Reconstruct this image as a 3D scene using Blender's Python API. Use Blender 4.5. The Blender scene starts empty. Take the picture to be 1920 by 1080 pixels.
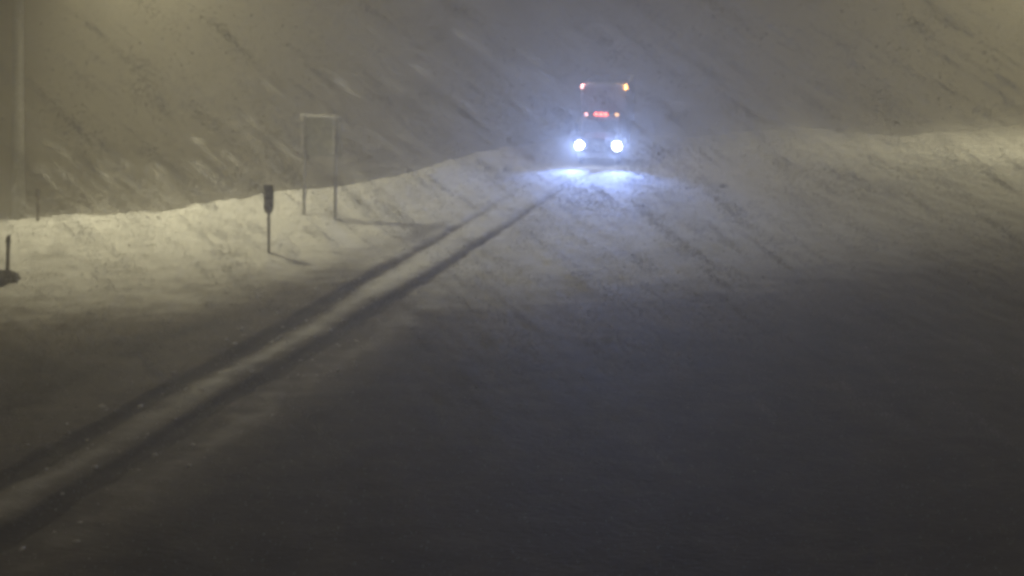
import bpy, bmesh, math, random
import numpy as np
from mathutils import Vector, Matrix

random.seed(7)
rng = np.random.default_rng(11)
S = bpy.context.scene
C = S.collection
R = math.radians

# ------------------------------------------------------------------ camera
F = 1800.0                                   # focal length in photo pixels (1920 wide)
CAM_Z = 10.0
# level camera, lens shifted down: verticals stay upright, horizon at the top edge of the frame
cd = bpy.data.cameras.new('camera')
cam = bpy.data.objects.new('camera', cd)
C.objects.link(cam)
cam.location = (0, 0, CAM_Z)
cam.rotation_euler = (R(90), 0, 0)
cd.shift_y = -540.0 / 1920.0
cd.sensor_width = 36.0
cd.lens = 36.0 * F / 1920.0
cd.clip_start = 0.1
cd.clip_end = 4000
S.camera = cam

# ------------------------------------------------------------------ world: night, low snow cloud
W = bpy.data.worlds.new('World')
S.world = W
W.use_nodes = True
bg = W.node_tree.nodes['Background']
bg.inputs['Color'].default_value = (1.0, 0.82, 0.47, 1)
bg.inputs['Strength'].default_value = 0.055
S.view_settings.view_transform = 'Standard'
S.view_settings.look = 'None'
S.view_settings.exposure = 0.0
S.view_settings.gamma = 1.0
S.view_settings.use_curve_mapping = False

LAMP_COL = (1.0, 0.92, 0.60)
LAMP_POWER = 13300.0
LAMP_POWER_B = 17500.0
HEAD_COL = (0.25, 0.39, 1.0)
SPILL_COL = (0.30, 0.44, 1.0)
HEAD_POWER = 3300.0
HEAD_SPILL = 2650.0
HAZE_DENSITY = 0.019
HAZE_ANISO = 0.46

S.render.engine = 'CYCLES'
cy = S.cycles
cy.use_denoising = True
try:
    cy.denoiser = 'OPENIMAGEDENOISE'
except Exception:
    pass
cy.max_bounces = 5
cy.diffuse_bounces = 2
cy.glossy_bounces = 2
cy.transmission_bounces = 2
cy.volume_bounces = 2
cy.sample_clamp_indirect = 4.0
cy.caustics_reflective = False
cy.caustics_refractive = False
cy.pixel_filter_type = 'BLACKMAN_HARRIS'
cy.filter_width = 3.7

# ------------------------------------------------------------------ helpers
def tag(o, label=None, cat=None, group=None, kind=None):
    if label: o['label'] = label
    if cat: o['category'] = cat
    if group: o['group'] = group
    if kind: o['kind'] = kind
    return o

def empty(name, loc=(0, 0, 0), rotz=0.0):
    o = bpy.data.objects.new(name, None)
    o.empty_display_size = 0.3
    C.objects.link(o)
    o.location = loc
    o.rotation_euler = (0, 0, rotz)
    return o

def link(name, me, mat, parent=None, smooth=True):
    if mat: 
        me.materials.clear(); me.materials.append(mat)
    o = bpy.data.objects.new(name, me)
    C.objects.link(o)
    if parent is not None: o.parent = parent
    if smooth and len(me.polygons):
        me.polygons.foreach_set('use_smooth', [True] * len(me.polygons))
    return o

def build(name, bm, mat, parent=None, smooth=False):
    bmesh.ops.recalc_face_normals(bm, faces=bm.faces[:])
    me = bpy.data.meshes.new(name)
    bm.to_mesh(me); bm.free()
    return link(name, me, mat, parent, smooth)

def box(bm, x0, x1, y0, y1, z0, z1, bevel=0.0, seg=2):
    r = bmesh.ops.create_cube(bm, size=1.0)
    vs = r['verts']
    for v in vs:
        v.co = Vector(((x0 + x1) / 2 + v.co.x * (x1 - x0), (y0 + y1) / 2 + v.co.y * (y1 - y0), (z0 + z1) / 2 + v.co.z * (z1 - z0)))
    if bevel:
        es = list({e for v in vs for e in v.link_edges})
        bmesh.ops.bevel(bm, geom=es, offset=bevel, segments=seg, affect='EDGES', profile=0.6)
    return bm

def cyl(bm, p0, p1, r0, r1=None, n=12, caps=True):
    r1 = r0 if r1 is None else r1
    p0, p1 = Vector(p0), Vector(p1)
    d = p1 - p0
    res = bmesh.ops.create_cone(bm, cap_ends=caps, segments=n, radius1=r0, radius2=r1, depth=d.length)
    m = Matrix.Translation((p0 + p1) / 2) @ Vector((0, 0, 1)).rotation_difference(d.normalized()).to_matrix().to_4x4()
    bmesh.ops.transform(bm, matrix=m, verts=res['verts'])
    return bm

def profile_x(bm, pts, x0, x1, bevel=0.0):
    """side outline (y,z) extruded along x"""
    a = [bm.verts.new((x0, y, z)) for y, z in pts]
    b = [bm.verts.new((x1, y, z)) for y, z in pts]
    n = len(pts)
    fs = [bm.faces.new(a), bm.faces.new(b[::-1])]
    for i in range(n):
        fs.append(bm.faces.new((a[i], b[i], b[(i + 1) % n], a[(i + 1) % n])))
    bmesh.ops.recalc_face_normals(bm, faces=fs)
    if bevel:
        bmesh.ops.bevel(bm, geom=list({e for f in fs for e in f.edges}), offset=bevel, segments=2, affect='EDGES', profile=0.6)
    return bm

# value-gradient noise, vectorised
_perm = rng.permutation(512)
_grad = rng.normal(size=(512, 2)); _grad /= np.linalg.norm(_grad, axis=1)[:, None]
def _g(ix, iy, fx, fy):
    h = _perm[(_perm[ix & 511] + iy) & 511]
    g = _grad[h]
    return g[..., 0] * fx + g[..., 1] * fy
def noise(x, y):
    x = np.asarray(x, float); y = np.asarray(y, float)
    ix = np.floor(x).astype(int); iy = np.floor(y).astype(int)
    fx = x - ix; fy = y - iy
    u = fx * fx * fx * (fx * (fx * 6 - 15) + 10); v = fy * fy * fy * (fy * (fy * 6 - 15) + 10)
    a = _g(ix, iy, fx, fy); b = _g(ix + 1, iy, fx - 1, fy)
    c = _g(ix, iy + 1, fx, fy - 1); d = _g(ix + 1, iy + 1, fx - 1, fy - 1)
    return (a + (b - a) * u) * (1 - v) + (c + (d - c) * u) * v
def fbm(x, y, o=4, gain=0.5):
    s = 0; a = 1.0
    for i in range(o):
        s = s + a * noise(x * 2 ** i + 17.3 * i, y * 2 ** i - 9.1 * i); a *= gain
    return s
def sst(t):
    t = np.clip(t, 0, 1); return t * t * (3 - 2 * t)

# ------------------------------------------------------------------ terrain shape
def ray(u, v):
    return np.array([(u - 960) / F, 1.0, -v / F])

def ramp(y):
    return 1.16 * sst((np.asarray(y, float) - 20) / 31.0)

# crest of the bank across the scene: photo column -> row, height
_cr = [(-900, 455, .9), (-300, 440, 1.05), (0, 427, 1.2), (150, 421, 1.2), (330, 402, 1.25), (490, 372, 1.3), (620, 360, 1.4), (720, 342, 1.5), (900, 292, 1.9), (1050, 258, 2.2),
       (1230, 252, 1.8), (1310, 262, 1.4), (1400, 252, 1.1), (1490, 244, .9), (1600, 257, .7), (1700, 268, .6), (1800, 252, .6), (1920, 236, .8), (2400, 230, .8), (3400, 235, .8)]
_cx, _cy, _cz = [], [], []
for u, v, z in _cr:
    d = ray(u, v); t = (z - CAM_Z) / d[2]
    _cx.append(d[0] * t); _cy.append(d[1] * t); _cz.append(z)
def crest(x):
    return np.interp(x, _cx, _cy), np.interp(x, _cx, _cz)

# wheel tracks: photo rows with the two columns
_tr = [(1010, -165, -15), (960, -90, 72), (900, 12, 172), (760, 250, 405), (640, 492, 610), (550, 640, 745), (470, 778, 880), (425, 858, 942), (400, 902, 982), (335, 1012, 1076), (312, 1082, 1152)]
_ty, _tl, _trr = [], [], []
for v, ul, ur in _tr:
    y = 30.0
    for _ in range(30):
        d = ray((ul + ur) / 2, v); t = (float(ramp(y)) - CAM_Z) / d[2]; y = d[1] * t
    _ty.append(y); _tl.append(ray(ul, v)[0] * t); _trr.append(ray(ur, v)[0] * t)
_ty = np.array(_ty)
_yy = np.linspace(-60, 140, 801)
def _ext(xs):
    f = np.interp(_yy, _ty, xs)
    s0 = (xs[2] - xs[0]) / (_ty[2] - _ty[0])
    f = f + np.where(_yy < _ty[0], (_yy - _ty[0]) * s0, 0) + np.where(_yy > _ty[-1], (_yy - _ty[-1]) * math.tan(R(10.5)), 0)
    k = np.exp(-np.linspace(-2.2, 2.2, 37) ** 2); k /= k.sum()
    return np.convolve(np.pad(f, 18, mode='reflect', reflect_type='odd'), k, 'valid')
_mid = _ext((np.array(_tl) + np.array(_trr)) / 2)
def road_mid(y):
    return np.interp(y, _yy, _mid)
def road_slope(y):
    return (road_mid(np.asarray(y) + .5) - road_mid(np.asarray(y) - .5))
GAUGE = 0.88                                     # half distance between the wheel tracks
def road_s(x, y):
    """signed sideways distance from the road's centre line"""
    k = road_slope(y)
    return (x - road_mid(y)) / np.sqrt(1 + k * k)

def terrain(x, y, detail=True):
    x = np.asarray(x, float); y = np.asarray(y, float)
    yc, zc = crest(x)
    c = y - yc
    wdt = np.interp(x, [-20, 0, 8, 20], [6.0, 6.0, 10.0, 18.0])
    base = ramp(y)
    up = base + (zc - ramp(yc)) * sst((c + wdt) / wdt)
    down = zc - 0.04 * np.maximum(c, 0) ** 2
    down = np.where(c > 2.7, zc - 0.29 - 13 * (1 - np.exp(-(c - 2.7) * 0.216 / 13)), down)
    z = np.where(c < 0, up, down)
    zr = np.where(y < 62, ramp(y), np.minimum(1.16, 1.16 - 13 * (1 - np.exp(-np.maximum(y - 62, 0) * .14 / 13))))
    s = np.abs(road_s(x, y))
    k = sst((s - 3.0) / 2.6)
    k = np.where((y > 150) | (y < -60), 1, k)
    z = zr * (1 - k) + z * k
    if detail:
        # wind-packed drift: ridges drawn out along the wind (towards the camera and to the right)
        wx, wy = 0.36, -0.93
        a = x * wx + y * wy; b = -x * wy + y * wx
        near = sst((y - 12) / 22) * (1 - sst((y - 90) / 60))
        amp = near * (0.25 + 0.75 * k) * (1 - .35 * sst((x - 8) / 6)) * (.15 + .85 * sst(np.abs(x - 6) / 15))
        q = fbm(a * .16, b * .55, 4)
        z = z + amp * 0.20 * q
        z = z + amp * 0.10 * np.abs(fbm(a * .45 + 5, b * 1.3 + 3, 3))
        z = z + amp * 0.05 * fbm(a * 1.3 + 9, b * 3.1, 3)
        z = z + amp * .60 * fbm(x * .13 + 2, y * .13, 3) * sst((x - 9) / 6) * sst((y - 44) / 12)
        z = z + 0.5 * fbm(x * .03 + 4, y * .03, 2) * sst((np.hypot(x, y - 30) - 45) / 60)
        z = z + 0.03 * fbm(x * .5, y * .5, 3)
    return z

def gz(x, y):
    return float(terrain(np.array([x]), np.array([y]))[0])
def hit(u, v):
    """where the sight line through photo pixel (u,v) meets the snow"""
    d = ray(u, v)
    t = np.linspace(8, 140, 5000)
    h = CAM_Z + d[2] * t - terrain(d[0] * t, d[1] * t)
    i = int(np.argmax(h < 0)) if (h < 0).any() else len(t) - 1
    return Vector((d[0] * t[i], d[1] * t[i], gz(d[0] * t[i], d[1] * t[i])))
def hit_cut(u, v, depth):
    d = ray(u, v); t = depth / d[1]
    return Vector((d[0] * t, depth, gz(d[0] * t, depth)))

# ------------------------------------------------------------------ materials
def mat(name, col, rough=0.6, metal=0.0, emit=None, estr=0.0, noise_scale=6.0, var=0.25, bump=0.0, spec=0.3):
    m = bpy.data.materials.new(name); m.use_nodes = True
    nt = m.node_tree; b = nt.nodes['Principled BSDF']
    b.inputs['Roughness'].default_value = rough
    b.inputs['Metallic'].default_value = metal
    b.inputs['Specular IOR Level'].default_value = spec
    tc = nt.nodes.new('ShaderNodeTexCoord')
    n = nt.nodes.new('ShaderNodeTexNoise'); n.inputs['Scale'].default_value = noise_scale; n.inputs['Detail'].default_value = 5
    nt.links.new(tc.outputs['Object'], n.inputs['Vector'])
    r = nt.nodes.new('ShaderNodeValToRGB')
    r.color_ramp.elements[0].position = .3; r.color_ramp.elements[1].position = .7
    r.color_ramp.elements[0].color = tuple(c * (1 - var) for c in col) + (1,)
    r.color_ramp.elements[1].color = tuple(min(1, c * (1 + var)) for c in col) + (1,)
    nt.links.new(n.outputs['Fac'], r.inputs['Fac'])
    nt.links.new(r.outputs['Color'], b.inputs['Base Color'])
    if bump:
        bp = nt.nodes.new('ShaderNodeBump'); bp.inputs['Strength'].default_value = bump; bp.inputs['Distance'].default_value = .02
        nt.links.new(n.outputs['Fac'], bp.inputs['Height']); nt.links.new(bp.outputs['Normal'], b.inputs['Normal'])
    if emit:
        b.inputs['Emission Color'].default_value = (*emit, 1); b.inputs['Emission Strength'].default_value = estr
    return m

def snow_mat(name):
    m = bpy.data.materials.new(name); m.use_nodes = True
    nt = m.node_tree; b = nt.nodes['Principled BSDF']; L = nt.links.new
    b.inputs['Roughness'].default_value = .75; b.inputs['Specular IOR Level'].default_value = .15
    at = nt.nodes.new('ShaderNodeAttribute'); at.attribute_name = 'wear_shade'
    geo = nt.nodes.new('ShaderNodeNewGeometry')
    n1 = nt.nodes.new('ShaderNodeTexNoise'); n1.inputs['Scale'].default_value = 1.4; n1.inputs['Detail'].default_value = 7; n1.inputs['Roughness'].default_value = .6
    mp = nt.nodes.new('ShaderNodeMapping'); mp.inputs['Rotation'].default_value = (0, 0, R(-68)); mp.inputs['Scale'].default_value = (.5, 1.6, 1)
    L(geo.outputs['Position'], mp.inputs['Vector']); L(mp.outputs['Vector'], n1.inputs['Vector'])
    # bare ruts and painted shade, shifted by noise
    ma = nt.nodes.new('ShaderNodeMath'); ma.operation = 'MULTIPLY_ADD'; ma.inputs[1].default_value = .55
    sb = nt.nodes.new('ShaderNodeMath'); sb.operation = 'SUBTRACT'; sb.inputs[1].default_value = .5
    L(n1.outputs['Fac'], sb.inputs[0]); L(sb.outputs[0], ma.inputs[0]); L(at.outputs['Fac'], ma.inputs[2])
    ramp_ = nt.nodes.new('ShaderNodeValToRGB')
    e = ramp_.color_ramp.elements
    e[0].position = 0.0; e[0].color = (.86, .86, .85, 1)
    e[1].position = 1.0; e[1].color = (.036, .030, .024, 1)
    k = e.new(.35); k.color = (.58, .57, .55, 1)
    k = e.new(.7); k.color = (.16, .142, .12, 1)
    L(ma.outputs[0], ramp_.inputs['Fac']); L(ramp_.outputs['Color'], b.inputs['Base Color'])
    n2 = nt.nodes.new('ShaderNodeTexNoise'); n2.inputs['Scale'].default_value = 9; n2.inputs['Detail'].default_value = 6
    L(mp.outputs['Vector'], n2.inputs['Vector'])
    bp = nt.nodes.new('ShaderNodeBump'); bp.inputs['Strength'].default_value = .6; bp.inputs['Distance'].default_value = .05
    L(n2.outputs['Fac'], bp.inputs['Height']); L(bp.outputs['Normal'], b.inputs['Normal'])
    return m

M_snow = snow_mat('wind packed snow')
M_flake = mat('snowflake', (.85, .85, .85), .6, var=.05)
M_steel = mat('galvanised steel', (.22, .22, .215), .55, .6, noise_scale=9, bump=.2)
M_dark_metal = mat('dark weathered metal', (.035, .033, .032), .6, .3, noise_scale=14)
M_cap = mat('stuck snow', (.82, .82, .82), .8, noise_scale=25, var=.05, bump=.8)
M_wood = mat('weathered wood', (.07, .052, .04), .85, noise_scale=20, bump=.6)
M_post = mat('grey painted sign post', (.50, .49, .45), .8, noise_scale=12, var=.3)
M_rock = mat('dark rock', (.045, .04, .042), .85, noise_scale=5, var=.5, bump=1.0)
M_weed = mat('dead grass', (.09, .07, .045), .9, noise_scale=20)
M_signback = mat('sign face plastered with snow', (.50, .51, .46), .5, .3, noise_scale=5)
M_marker = mat('marker board black', (.03, .028, .026), .5, noise_scale=11, var=.4)
M_cab = mat('truck cab paint', (.10, .11, .14), .35, 0.0, noise_scale=3, spec=.5)
M_box = mat('cargo box panel', (.13, .125, .13), .5, noise_scale=2.5, var=.15)
M_chrome = mat('bumper steel', (.45, .46, .48), .3, .9, noise_scale=7)
M_rubber = mat('tyre rubber', (.02, .02, .02), .9, noise_scale=18, bump=.4)
M_glass = mat('cab glass', (.02, .022, .025), .08, noise_scale=3, spec=.6)
M_black = mat('black plastic', (.02, .02, .02), .6)
M_headlight = mat('headlight lens lit', (.8, .8, .8), .2, emit=(.80, .88, 1.0), estr=60)
M_amber = mat('amber lamp lit', (.8, .4, .1), .3, emit=(1.0, .56, .22), estr=7)
M_amber2 = mat('amber lamp lit bright', (.8, .4, .1), .3, emit=(1.0, .50, .12), estr=14)
M_red = mat('red lamp lit', (.8, .15, .05), .3, emit=(1.0, .13, .06), estr=11)
M_pink = mat('pale pink lamp lit', (.8, .5, .5), .3, emit=(1.0, .50, .50), estr=6)
M_lampglass = mat('lamp glass lit', (.8, .8, .8), .3, emit=LAMP_COL, estr=120)

# ------------------------------------------------------------------ ground sheet
def spread(lo, hi, step, far, k=1.13):
    core = list(np.arange(lo, hi + 1e-6, step))
    a = []; s = step; p = core[-1]
    while p < far[1]:
        s *= k; p += s; a.append(p)
    b = []; s = step; p = core[0]
    while p > far[0]:
        s *= k; p -= s; b.append(p)
    return np.array(b[::-1] + core + a)

def grid_mesh(name, X, Y, Z, wear_shade):
    ny, nx = X.shape
    me = bpy.data.meshes.new(name)
    co = np.stack([X, Y, Z], -1).reshape(-1, 3).astype(np.float32)
    idx = np.arange(nx * ny).reshape(ny, nx)
    q = np.stack([idx[:-1, :-1], idx[:-1, 1:], idx[1:, 1:], idx[1:, :-1]], -1).reshape(-1, 4)
    me.vertices.add(len(co)); me.vertices.foreach_set('co', co.ravel())
    me.loops.add(q.size); me.loops.foreach_set('vertex_index', q.ravel().astype(np.int32))
    me.polygons.add(len(q)); me.polygons.foreach_set('loop_start', (np.arange(len(q)) * 4).astype(np.int32))
    me.update(calc_edges=True)
    at = me.attributes.new('wear_shade', 'FLOAT', 'POINT'); at.data.foreach_set('value', wear_shade.ravel().astype(np.float32))
    return me

def wear_shade_field(x, y):
    """0 clean drifted snow .. 1 near black, for bare ruts and painted foreground shade"""
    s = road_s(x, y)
    near_shade = sst((38.5 + 2.6 * sst((-x - 1) / 6) - y + np.where(x > 0, .24, .20) * x) / 14.5)              # unlit foreground: its darkness is put into the ground colour
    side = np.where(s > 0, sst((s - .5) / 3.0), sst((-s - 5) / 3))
    w = 0.98 * near_shade
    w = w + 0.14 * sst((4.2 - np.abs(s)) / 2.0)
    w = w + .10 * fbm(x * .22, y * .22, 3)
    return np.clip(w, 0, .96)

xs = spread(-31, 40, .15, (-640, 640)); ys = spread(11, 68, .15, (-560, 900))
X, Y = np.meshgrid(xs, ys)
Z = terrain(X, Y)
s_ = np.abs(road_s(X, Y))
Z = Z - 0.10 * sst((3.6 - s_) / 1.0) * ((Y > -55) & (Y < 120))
go = link('snow_ground', grid_mesh('snow_ground', X, Y, Z, wear_shade_field(X, Y)), M_snow)
tag(go, kind='structure')

# ------------------------------------------------------------------ road sheet with the wheel ruts pressed in
ry = spread(13, 62, .12, (-40, 100), 1.1)
rs = np.linspace(-4.4, 4.4, 150)
RS, RY = np.meshgrid(rs, ry)
K = road_slope(RY); nrm = np.sqrt(1 + K * K)
RX = road_mid(RY) + RS / nrm
RYY = RY - RS * K / nrm
ss = road_s(RX, RYY)
RZ = terrain(RX, RYY) + .012
jit = .12 * fbm(RX * .9, RYY * .9, 3) + .07 * noise(RX * 3, RYY * 3) + .10 * noise(RX * .3, RYY * .3)
thin = 1 - .5 * sst((RYY - 31) / 12)
fade = 1 - 0.55 * sst((RYY - 40) / 12)
def rut(c, w):
    return sst((w * thin + .20 - np.abs(ss - c + jit)) / .36)
tl = rut(-GAUGE, .23); tr = rut(GAUGE, .24)
# gaps where the drift has filled the left rut close to the truck
tl = tl * (1 - .85 * sst((RYY - 41) / 4)) * np.clip(.86 + .8 * noise(RYY * .55 + RS, RS * .5), 0, 1)
tr = tr * np.clip(.86 + .8 * noise(RYY * .5 + 31 + RS, RS * .5 + 3), 0, 1)
tr = tr * (1 - .35 * sst((RYY - 46) / 4)) * (1 - .6 * np.exp(-((RYY - 45.2) / .7) ** 2))
lip = np.exp(-((ss + .03 + jit * 1.5) / (.36 + .10 * noise(RX * .4, RYY * .4))) ** 2) * (.8 + .7 * noise(RX * .25, RYY * .25 + 7))
rim = np.exp(-((np.abs(ss) - GAUGE - .62 + 2 * jit) / .3) ** 2)
ridge = np.exp(-((ss - 2.1 + jit * 4) / .5) ** 2) * (1 - sst((RYY - 31) / 8)) * np.clip(.62 + 1.0 * noise(RX * .22 + 3, RYY * .22), 0, 1)
RZ = RZ - .10 * np.maximum(tl, tr) * fade + .04 * lip * fade + .02 * rim * fade + .05 * ridge
RZ = RZ - .16 * sst((np.abs(RS) - 3.5 + 2.2 * jit) / .9)
wear_shade = np.minimum(wear_shade_field(RX, RYY), .78 + .18 * sst((np.abs(RS) - 2.4) / 1.6))
shadow_patch = np.exp(-(((RYY - 38.0) / 1.6) ** 2 + ((ss + 1.75) / .6) ** 2))  # sign panel's shadow beside the left rut, painted into the ground colour
wear_shade = np.clip(wear_shade - .64 * lip * (.38 + .62 * sst((RYY - 19) / 14)) - .22 * ridge, 0, 1)
wear_shade = np.clip(wear_shade + (.62 * np.maximum(tl, tr) + .45 * shadow_patch) * (.55 + .45 * fade), 0, 1)
ro = link('road', grid_mesh('road', RX, RYY, RZ, wear_shade), M_snow)
tag(ro, kind='structure')

# ------------------------------------------------------------------ haze
m = bpy.data.materials.new('snow filled air'); m.use_nodes = True
nt = m.node_tree; nt.nodes.remove(nt.nodes['Principled BSDF'])
pv = nt.nodes.new('ShaderNodeVolumePrincipled')
pv.inputs['Color'].default_value = (.85, .81, .70, 1)
pv.inputs['Density'].default_value = HAZE_DENSITY
pv.inputs['Anisotropy'].default_value = HAZE_ANISO
nt.links.new(pv.outputs['Volume'], nt.nodes['Material Output'].inputs['Volume'])
bm = bmesh.new(); box(bm, -760, 760, -700, 1050, float(Z.min()) - 1.0, 23.0)
tag(build('haze', bm, m), kind='stuff')

# ------------------------------------------------------------------ street lamps
LAMP_HEADS = []
def street_lamp(base, arm_dir, height, arm, label, power, spot_tilt, cone):
    root = empty('street_lamp', base)
    tag(root, label, 'street lamp', 'tall lamps along the bank')
    bm = bmesh.new(); cyl(bm, (0, 0, -.5), (0, 0, height), .30, .22, 20)
    build('pole', bm, M_steel, root, True)
    bm = bmesh.new(); box(bm, -.28, .28, -.28, .28, -.4, .22, .03); build('base', bm, M_steel, root)
    d = Vector(arm_dir).normalized()
    bm = bmesh.new()
    pts = [Vector((0, 0, height - .5)) + d * (arm * t) + Vector((0, 0, .9 * math.sin(t * math.pi / 2))) for t in (0, .25, .5, .75, 1)]
    for a, b in zip(pts, pts[1:]): cyl(bm, a, b, .06, .055, 10)
    build('arm', bm, M_steel, root, True)
    e = pts[-1]
    bm = bmesh.new(); box(bm, -.2, .2, -.42, .42, -.08, .1, .05)
    ang = math.atan2(d.y, d.x) - math.pi / 2
    LAMP_HEADS.append(tuple(Vector(base) + e + d * .35))
    hd = build('lamp_head', bm, M_dark_metal, root); hd.location = e + d * .35; hd.rotation_euler = (0, 0, ang)
    bm = bmesh.new(); box(bm, -.15, .15, -.32, .32, -.115, -.085, .01)
    build('lamp_glass', bm, M_lampglass, hd)
    ld = bpy.data.lights.new('lamp_light', 'SPOT'); ld.energy = power; ld.color = LAMP_COL
    ld.spot_size = R(cone); ld.spot_blend = 1.0; ld.shadow_soft_size = .55
    lo = bpy.data.objects.new('lamp_light', ld); C.objects.link(lo); lo.parent = root
    lo.location = e + d * .35 + Vector((0, 0, -.25))
    aim = Vector(spot_tilt)
    lo.rotation_euler = Vector((0, 0, -1)).rotation_difference(aim.normalized()).to_euler()
    return root
b1 = hit_cut(34, 410, 44.5)
street_lamp(b1, (1, -.55, 0), 15.0, 6.5, 'tall pale lamp pole rising out of frame behind the bank at the left', LAMP_POWER, (.50, .0, -1), 152)
street_lamp(Vector((39, 60, gz(39, 60))), (-1, -.2, 0), 15.5, 3.0, 'tall lamp pole on the far snow ridge beyond the right end of the bank', LAMP_POWER_B, (-.8, -.15, -1), 150)

# ------------------------------------------------------------------ road sign on two posts
def px_size(p):   # metres per photo pixel at a point
    return p.y / F
pa = hit(570, 404); pb = hit(629, 403)
yb = (pa.y + pb.y) / 2
pa = hit_cut(570, 404, yb); pb = hit_cut(629, 404, yb - .33)
k = px_size(pa)
H = 187 * k * .985
root = empty('road_sign', pa, R(-15)); tag(root, 'two-post road sign with snow-crusted top edge standing on the bank', 'road sign')
gap = (pb.x - pa.x) / math.cos(R(15))
for x, zb in ((0, 0), (gap, pb.z - pa.z)):
    bm = bmesh.new(); box(bm, x - .055, x + .055, -.05, .05, zb - .4, H, .008)
    po = build('post', bm, M_post, root)
    bm = bmesh.new()
    n = 26
    for i in range(n):
        z0 = H * (.35 + .65 * i / n); z1 = z0 + H * .65 / n * random.uniform(.6, 1.25)
        w = .05 * random.uniform(.4, 1.0) * (0.5 + .5 * i / n)
        box(bm, x - .06 - w, x - .055 + random.uniform(.0, .03), -.062, -.01 + random.uniform(-.01, .03), z0, min(z1, H), .012, 1)
    build('snow_crust', bm, M_cap, po)
pz0 = H - 74 * k
bm = bmesh.new(); box(bm, -.10, gap + .26, .055, .075, pz0, H - .03, .006); build('sign_panel', bm, M_signback, root)
for zz in (pz0 + .25, H - .3):
    bm = bmesh.new(); box(bm, -.09, gap + .24, .078, .11, zz - .03, zz + .03, .005); build('crossbar', bm, M_steel, root)
bm = bmesh.new()
for i in range(24):
    x0 = -.16 + (gap + .36) * i / 24
    box(bm, x0, x0 + (gap + .36) / 23, -.05, .1, H - .03, H + .02 + random.uniform(.0, .05), .015, 1)
build('snow_cap', bm, M_cap, root)
bm = bmesh.new(); cyl(bm, (-.03, 0, H - 13 * k), (-.45, 0, H - 16 * k), .02, .014, 8); cyl(bm, (-.45, 0, H - 16 * k), (-.78, .02, H - 11 * k), .014, .008, 8)
build('bracket', bm, M_dark_metal, root)

# ------------------------------------------------------------------ object marker
p = hit(504, 474); k = px_size(p)
root = empty('object_marker', p, R(8)); tag(root, 'short dark rectangular marker board on a single thin post in the snow bank', 'marker sign')
H = 130 * k * .98
bm = bmesh.new(); box(bm, -.045, .045, -.03, .03, -.4, H * .97, .008); build('post', bm, M_wood, root)
w = 9.0 * k; zb = H - 52 * k
bm = bmesh.new()
pts = [(-w * .72, zb), (w * .72, zb), (w, zb + .16), (w, H), (-w, H), (-w, zb + .16)]
a = [bm.verts.new((x, -.06, z)) for x, z in pts]; b = [bm.verts.new((x, -.035, z)) for x, z in pts]
bm.faces.new(a); bm.faces.new(b[::-1])
for i in range(6): bm.faces.new((a[i], b[i], b[(i + 1) % 6], a[(i + 1) % 6]))
pn = build('marker_board', bm, M_marker, root)
for zz in (zb + .3, H - .25):
    bm = bmesh.new(); cyl(bm, (0, -.075, zz), (0, -.055, zz), .022, .022, 8); build('bolt', bm, M_steel, pn)
bm = bmesh.new(); box(bm, -w * .8, w * .8, -.065, -.03, H - .004, H + .025, .012); build('snow_cap', bm, M_cap, pn)

# ------------------------------------------------------------------ stakes, rock, weeds
def stake(base, h, r, label, lean):
    root = empty('marker_stake', base); tag(root, label, 'stake', 'thin stakes in the bank')
    root.rotation_euler = (0, lean, 0)
    bm = bmesh.new(); box(bm, -r, r, -r, r, -.4, h, r * .3, 1); build('stick', bm, M_wood, root)
    bm = bmesh.new(); box(bm, -r * 1.25, r * 1.25, -r * 1.25, r * 1.25, h - .25, h - .1, .004, 1); build('band', bm, M_dark_metal, root)
p = hit(14, 508); k = px_size(p)
stake(p, 66 * k, .05, 'short dark stake above the dark rock at the left end of the bank', R(1.5))
p = hit(71, 414); k = px_size(p)
stake(p, 60 * k, .045, 'thin faint stake beside the tall lamp pole', R(-.6))

p = hit(2, 533); k = px_size(p)
bm = bmesh.new(); bmesh.ops.create_icosphere(bm, subdivisions=4, radius=1.0)
for v in bm.verts:
    c = v.co.copy()
    f = 1 + .28 * float(noise(np.array([c.x * 1.7 + c.z]), np.array([c.y * 1.7 - c.z * .6]))[0]) + .12 * float(noise(np.array([c.x * 4 + 3 + c.z * 2]), np.array([c.y * 4 + c.z]))[0])
    v.co = Vector((c.x * .55 * f, c.y * .45 * f, max(c.z, -.3) * .33 * f))
rk = build('rock', bm, M_rock, None, True); rk.location = p + Vector((-.1, .2, .05))
tag(rk, 'dark bare rock sticking out of the snow at the foot of the stake', 'rock')

def weed(px, py, s, label):
    p = hit(px, py)
    bm = bmesh.new()
    for i in range(26):
        a = random.uniform(0, 6.28); r = random.uniform(0, .12) * s; h = random.uniform(.25, .6) * s
        q0 = Vector((r * math.cos(a), r * math.sin(a), -.1)); l = random.uniform(.05, .35) * s
        q1 = q0 + Vector((.6 * l + l * .4 * math.cos(a), l * .4 * math.sin(a), h * .65)); q2 = q1 + Vector((.8 * l, -.1 * l, h * .25))
        cyl(bm, q0, q1, .012, .009, 4, False); cyl(bm, q1, q2, .009, .004, 4, False)
    o = build('grass_tuft', bm, M_weed); o.location = p
    tag(o, label, 'dead grass', 'dead grass tufts sticking out of the snow')
weed(945, 322, .8, 'dead grass tuft in the snow bank between the road sign and the truck')
weed(1352, 352, .6, 'dead grass tuft at the edge of the headlight beam, right of the truck')

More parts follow.
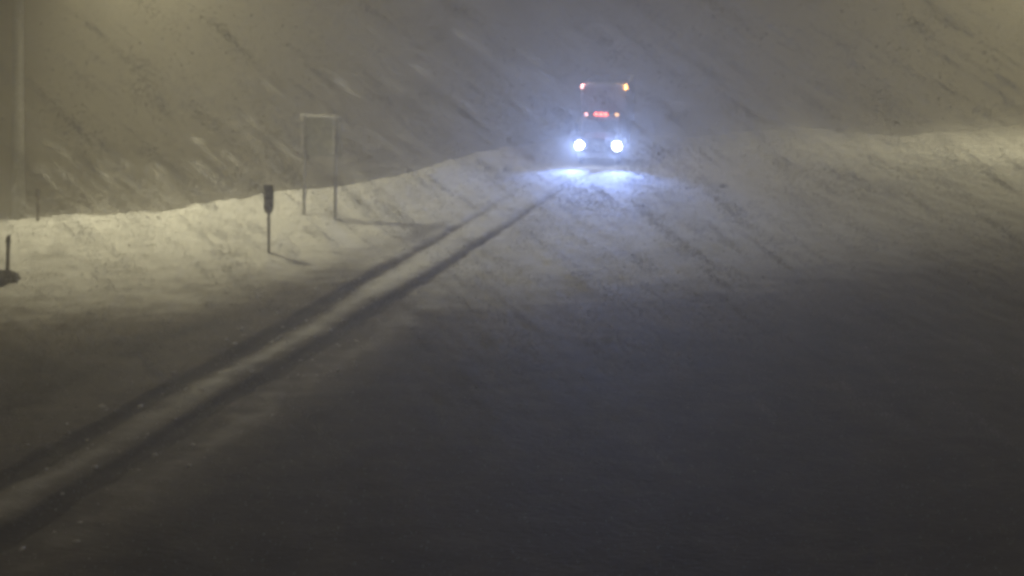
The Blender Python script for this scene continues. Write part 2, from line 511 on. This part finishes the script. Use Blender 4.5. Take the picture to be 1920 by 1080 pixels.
# lumps of snow thrown up beside the ruts and along the bank: too many and too small to count
bm = bmesh.new()
for i in range(620):
    if i < 420:
        y = random.uniform(17, 39); sd = random.choice((-1.6, -.35, .3, 1.55, 2.2)) + random.gauss(0, .2)
        kk = float(road_slope(y)); nn = math.sqrt(1 + kk * kk)
        x = float(road_mid(y)) + sd / nn; yy = y - sd * kk / nn
    else:
        x = random.uniform(-24, 1); yy = float(crest(x)[0]) - abs(random.gauss(0, 1.6)) + .3
    r_ = random.uniform(.015, .05) * random.choice((1, 1, 1, 1.5))
    res = bmesh.ops.create_icosphere(bm, subdivisions=1, radius=r_)
    zz = gz(x, yy) + .02 + r_ * .1
    sx, sy, sz = (random.uniform(.6, 1.5) for _ in range(3))
    for v in res['verts']:
        v.co = Vector((x + v.co.x * sx * random.uniform(.8, 1.2), yy + v.co.y * sy * random.uniform(.8, 1.2), zz + v.co.z * sz * .6))
tag(build('snow_clods', bm, M_cap, None, True), kind='stuff')

# ------------------------------------------------------------------ truck
TY = 51.2
d = ray(1121.5, 309)
TX = d[0] / d[1] * TY
zt = 1.17
truck = empty('box_truck', (TX, TY, zt), R(-10.5))
tag(truck, 'box truck driving through the snow with both headlights and roof marker lamps lit', 'truck')
# local: x right, y back, z up; y=0 at the bumper
bm = bmesh.new()
profile_x(bm, [(.15, .55), (.12, 1.1), (.22, 1.42), (1.45, 1.62), (1.5, .55)], -.92, .92, .06)
hood = build('hood', bm, M_cab, truck, False)
bm = bmesh.new(); box(bm, -.52, .52, .085, .13, .72, 1.3, .02); gr = build('grille', bm, M_black, truck)
for i in range(6):
    bm = bmesh.new(); box(bm, -.5, .5, .06, .083, .76 + i * .09, .80 + i * .09, .006, 1); build('grille_bar', bm, M_chrome, gr)
bm = bmesh.new(); box(bm, -1.18, 1.18, -.08, .08, .40, .72, .05); build('bumper', bm, M_chrome, truck)
for s in (-1, 1):
    bm = bmesh.new(); profile_x(bm, [(.16, .5), (.14, 1.0), (.4, 1.22), (1.2, 1.2), (1.45, .9), (1.45, .5)], min(s * .93, s * 1.2), max(s * .93, s * 1.2), .05)
    build('fender', bm, M_cab, truck)
    bm = bmesh.new(); cyl(bm, (s * 1.0, .03, 1.06), (s * 1.0, .13, 1.06), .24, .27, 24)
    hl = build('headlight', bm, M_black, truck, True)
    bm = bmesh.new(); cyl(bm, (s * 1.0, .0, 1.06), (s * 1.0, .032, 1.06), .20, .235, 24); build('lens', bm, M_headlight, hl, True)
    for nm, pw, cone, tilt in (('headlight_beam', HEAD_POWER, 96, .04), ('headlight_spill', HEAD_SPILL, 120, .36)):
        ld = bpy.data.lights.new(nm, 'SPOT'); ld.energy = pw; ld.color = HEAD_COL if nm == 'headlight_beam' else SPILL_COL
        ld.spot_size = R(cone); ld.spot_blend = 1.0; ld.shadow_soft_size = .12
        lo = bpy.data.objects.new(nm, ld); C.objects.link(lo); lo.parent = truck
        lo.location = (s * 1.0, -.14, 1.06)
        lo.rotation_euler = Vector((0, 0, -1)).rotation_difference(Vector((.16 * s, -1, tilt)).normalized()).to_euler()
# cab
bm = bmesh.new()
profile_x(bm, [(1.35, .6), (1.38, 1.62), (1.85, 2.36), (2.05, 2.44), (3.05, 2.44), (3.1, .6)], -1.05, 1.05, .07)
build('cab', bm, M_cab, truck)
bm = bmesh.new()
a = [(-.92, 1.385 + .02, 1.70), (.92, 1.405, 1.70), (.86, 1.79, 2.30), (-.86, 1.79, 2.30)]
vs = [bm.verts.new((x, y - .035, z)) for x, y, z in a] + [bm.verts.new((x, y + .03, z - .01)) for x, y, z in a]
bm.faces.new(vs[:4]); bm.faces.new(vs[4:][::-1])
for i in range(4): bm.faces.new((vs[i], vs[4 + i], vs[4 + (i + 1) % 4], vs[(i + 1) % 4]))
build('windscreen', bm, M_glass, truck)
for s in (-1, 1):
    bm = bmesh.new(); box(bm, min(s * 1.04, s * 1.062), max(s * 1.04, s * 1.062), 1.75, 2.75, 1.55, 2.2, .008); build('side_window', bm, M_glass, truck)
    bm = bmesh.new(); box(bm, min(s * 1.05, s * 1.075), max(s * 1.05, s * 1.075), 1.6, 2.9, .7, 1.52, .01); dr = build('door', bm, M_cab, truck)
    bm = bmesh.new(); box(bm, min(s * 1.08, s * 1.105), max(s * 1.08, s * 1.105), 2.6, 2.8, 1.36, 1.41, .006); build('handle', bm, M_chrome, dr)
    bm = bmesh.new(); box(bm, s * 1.34 - .1, s * 1.34 + .1, 1.42, 1.5, 1.55, 2.05, .03); mi = build('mirror', bm, M_black, truck)
    
    for zz in (1.95, 1.65):
        bm = bmesh.new(); cyl(bm, (s * 1.06, 1.5, zz), (s * 1.3, 1.47, zz), .018, n=6); build('mirror_arm', bm, M_black, mi)
# cab roof lamps
def lamp_on(x, y, z, r, m_, name, power=0, col=(1, .6, .3)):
    bm = bmesh.new()
    bmesh.ops.create_uvsphere(bm, u_segments=14, v_segments=8, radius=r)
    for v in bm.verts: v.co = Vector((x + v.co.x * 1.15, y + v.co.y * .7, z + v.co.z * .85))
    o = build(name, bm, m_, truck, True)
    bm = bmesh.new(); box(bm, x - r * 1.3, x + r * 1.3, y + r * .2, y + r * 1.2, z - r * 1.05, z + r * .75, .01, 1); build('lamp_base', bm, M_black, o)
    if power:
        ld = bpy.data.lights.new('marker_glow', 'POINT'); ld.energy = power; ld.color = col; ld.shadow_soft_size = .05
        lo = bpy.data.objects.new('marker_glow', ld); C.objects.link(lo); lo.parent = truck; lo.location = (x, y - r - .13, z + r + .03)
    return o
for s, mm in ((-1, M_pink), (1, M_amber)):
    lamp_on(s * .84, 1.96, 2.50, .085, mm, 'marker_lamp', 5, (1, .45, .3))
for i in (-1, 0, 1):
    lamp_on(i * .27 - .02, 1.92, 2.51, .10, M_red, 'identification_lamp', 6, (1, .12, .06))
# cargo box
bm = bmesh.new(); box(bm, -1.3, 1.3, 3.3, 10.8, 1.05, 4.02, .03); cb = build('cargo_box', bm, M_box, truck)
for s in (-1, 1):
    for i in range(12):
        y = 3.6 + i * .63
        bm = bmesh.new(); box(bm, min(s * 1.302, s * 1.325), max(s * 1.302, s * 1.325), y, y + .06, 1.1, 3.95, .004, 1); build('side_rib', bm, M_box, cb)
bm = bmesh.new(); box(bm, -1.33, 1.33, 3.26, 3.33, 3.90, 4.05, .012); build('front_rail', bm, M_chrome, truck)
bm = bmesh.new()
for i in range(30):
    x0 = -1.1 + 2.4 * i / 30
    box(bm, x0, x0 + .09, 3.28, 3.6 + random.uniform(0, .5), 4.05, 4.08 + random.uniform(.0, .06), .015, 1)
for i in range(24):
    y0 = 3.6 + i * .3
    box(bm, 1.2 + random.uniform(-.05, .04), 1.32, y0, y0 + .29, 4.03, 4.07 + random.uniform(0, .06), .015, 1)
build('roof_snow', bm, M_cap, truck)
lamp_on(-1.22, 3.22, 3.86, .085, M_pink, 'clearance_lamp', 12, (1, .35, .3))
lamp_on(1.26, 3.22, 3.86, .10, M_amber2, 'clearance_lamp', 18, (1, .5, .12))
bm = bmesh.new(); box(bm, 1.16, 1.40, 3.3, 3.55, 4.06, 4.28, .04); build('beacon_housing', bm, M_black, truck)
# chassis and wheels
for s in (-1, 1):
    bm = bmesh.new(); box(bm, s * .45 - .05, s * .45 + .05, .3, 10.5, .62, .86, .01); build('chassis_rail', bm, M_black, truck)
    bm = bmesh.new(); cyl(bm, (s * .95, 3.4, .72), (s * .95, 4.5, .72), .28, n=18); build('fuel_tank', bm, M_chrome, truck, True)
for y, ww in ((.85, .28), (8.6, .55)):
    for s in (-1, 1):
        x0 = s * (1.14 - ww); x1 = s * 1.14
        bm = bmesh.new(); cyl(bm, (x0, y, .48), (x1, y, .48), .48, n=28)
        bmesh.ops.bevel(bm, geom=[e for e in bm.edges if len({round((v.co - Vector((v.co.x, y, .48))).length, 2) for v in e.verts}) == 1 and abs(e.verts[0].co.x - e.verts[1].co.x) < .01], offset=.05, segments=2, affect='EDGES')
        wh = build('wheel', bm, M_rubber, truck, False)
        bm = bmesh.new(); cyl(bm, (s * 1.135, y, .48), (s * 1.155, y, .48), .27, .24, 20); build('rim', bm, M_chrome, wh)
    bm = bmesh.new(); cyl(bm, (-.9, y, .48), (.9, y, .48), .07, n=10); build('axle', bm, M_black, truck)
for s in (-1, 1):
    bm = bmesh.new(); box(bm, s * .85 - .3, s * .85 + .3, 9.4, 9.43, .3, 1.0, .005); build('mud_flap', bm, M_rubber, truck)

# ------------------------------------------------------------------ blowing snow: small flakes, gathered in wind-drawn streamers
def flakes():
    P = []; SZ = []
    wind = np.array([.74, -.22, -.54]); wind /= np.linalg.norm(wind)
    for depth_lo, depth_hi, nst, per, ln, wd, sz in ((7, 16, 260, 90, (.5, 1.6), .05, .0032), (16, 34, 550, 200, (.5, 1.5), .08, .0066), (32, 56, 950, 230, (.7, 2.2), .13, .0112)):
        u = rng.uniform(-80, 2000, nst); v = rng.triangular(-120, 330, 900, nst); dd = rng.uniform(depth_lo, depth_hi, nst)
        D = np.stack([(u - 960) / F, np.ones_like(u), -v / F], -1)
        c = D * (dd / D[:, 1])[:, None] + np.array([0, 0, CAM_Z])
        L_ = rng.uniform(*ln, nst)
        t = rng.normal(0, .38, (nst, per)) * L_[:, None]
        off = rng.normal(0, wd, (nst, per, 3)) * rng.uniform(.4, 1.4, (nst, 1, 1))
        pts = c[:, None, :] + t[..., None] * wind + off
        P.append(pts.reshape(-1, 3)); SZ.append(np.full(nst * per, sz) * rng.uniform(.6, 1.5, nst * per))
    n = 30000
    u = rng.uniform(-80, 2000, n); v = rng.uniform(-60, 1100, n); dd = rng.uniform(4, 58, n)
    D = np.stack([(u - 960) / F, np.ones_like(u), -v / F], -1)
    P.append(D * (dd / D[:, 1])[:, None] + np.array([0, 0, CAM_Z])); SZ.append(.003 + .00016 * dd * rng.uniform(.5, 1.5, n))
    # spindrift smoking off the ridge
    n = 95000
    x = np.concatenate([rng.uniform(9, 46, n), rng.uniform(-26, 0, n // 4)])
    yc, zc = crest(x); yy = yc + rng.normal(-1.5, 3.0, len(x))
    P.append(np.stack([x, yy, terrain(x, yy, False) + .15 + rng.exponential(.55, len(x)) * (1 + .9 * noise(x * .35 + .1 * yy, yy * .2))], -1)); SZ.append(rng.uniform(.008, .017, len(x)))
    # the few big flakes that catch the lamp light
    for u, v, dd, s in ((67, 243, 38, .085), (676, 50, 40, .08), (297, 172, 39, .05)):
        d = ray(u, v); P.append((d * dd / d[1] + np.array([0, 0, CAM_Z]))[None]); SZ.append(np.array([s]))
    P = np.concatenate(P); SZ = np.concatenate(SZ)
    ok = P[:, 2] > terrain(P[:, 0], P[:, 1], False) + .15
    for L_ in LAMP_HEADS:                       # keep the air right at the hot lamps clear
        ok &= np.linalg.norm(P - np.array(L_), axis=1) > 12.5
    P = P[ok]; SZ = SZ[ok]; n = len(P)
    tet = np.array([[1, 1, 1], [1, -1, -1], [-1, 1, -1], [-1, -1, 1]], float) * .8
    q = rng.normal(size=(n, 4)); q /= np.linalg.norm(q, axis=1)[:, None]
    w, x, y, z = q.T
    RM = np.stack([1 - 2 * (y * y + z * z), 2 * (x * y - z * w), 2 * (x * z + y * w), 2 * (x * y + z * w), 1 - 2 * (x * x + z * z), 2 * (y * z - x * w), 2 * (x * z - y * w), 2 * (y * z + x * w), 1 - 2 * (x * x + y * y)], -1).reshape(n, 3, 3)
    V = np.einsum('nij,kj->nki', RM, tet) * SZ[:, None, None] + P[:, None, :]
    f = np.array([[0, 1, 2], [0, 3, 1], [0, 2, 3], [1, 3, 2]])
    I = (np.arange(n)[:, None, None] * 4 + f[None]).reshape(-1, 3)
    me = bpy.data.meshes.new('blowing_snow')
    me.vertices.add(n * 4); me.vertices.foreach_set('co', V.reshape(-1).astype(np.float32))
    me.loops.add(I.size); me.loops.foreach_set('vertex_index', I.ravel().astype(np.int32))
    me.polygons.add(len(I)); me.polygons.foreach_set('loop_start', (np.arange(len(I)) * 3).astype(np.int32))
    me.update(calc_edges=True)
    return me
fo = link('blowing_snow', flakes(), M_flake, None, False)
tag(fo, kind='stuff')
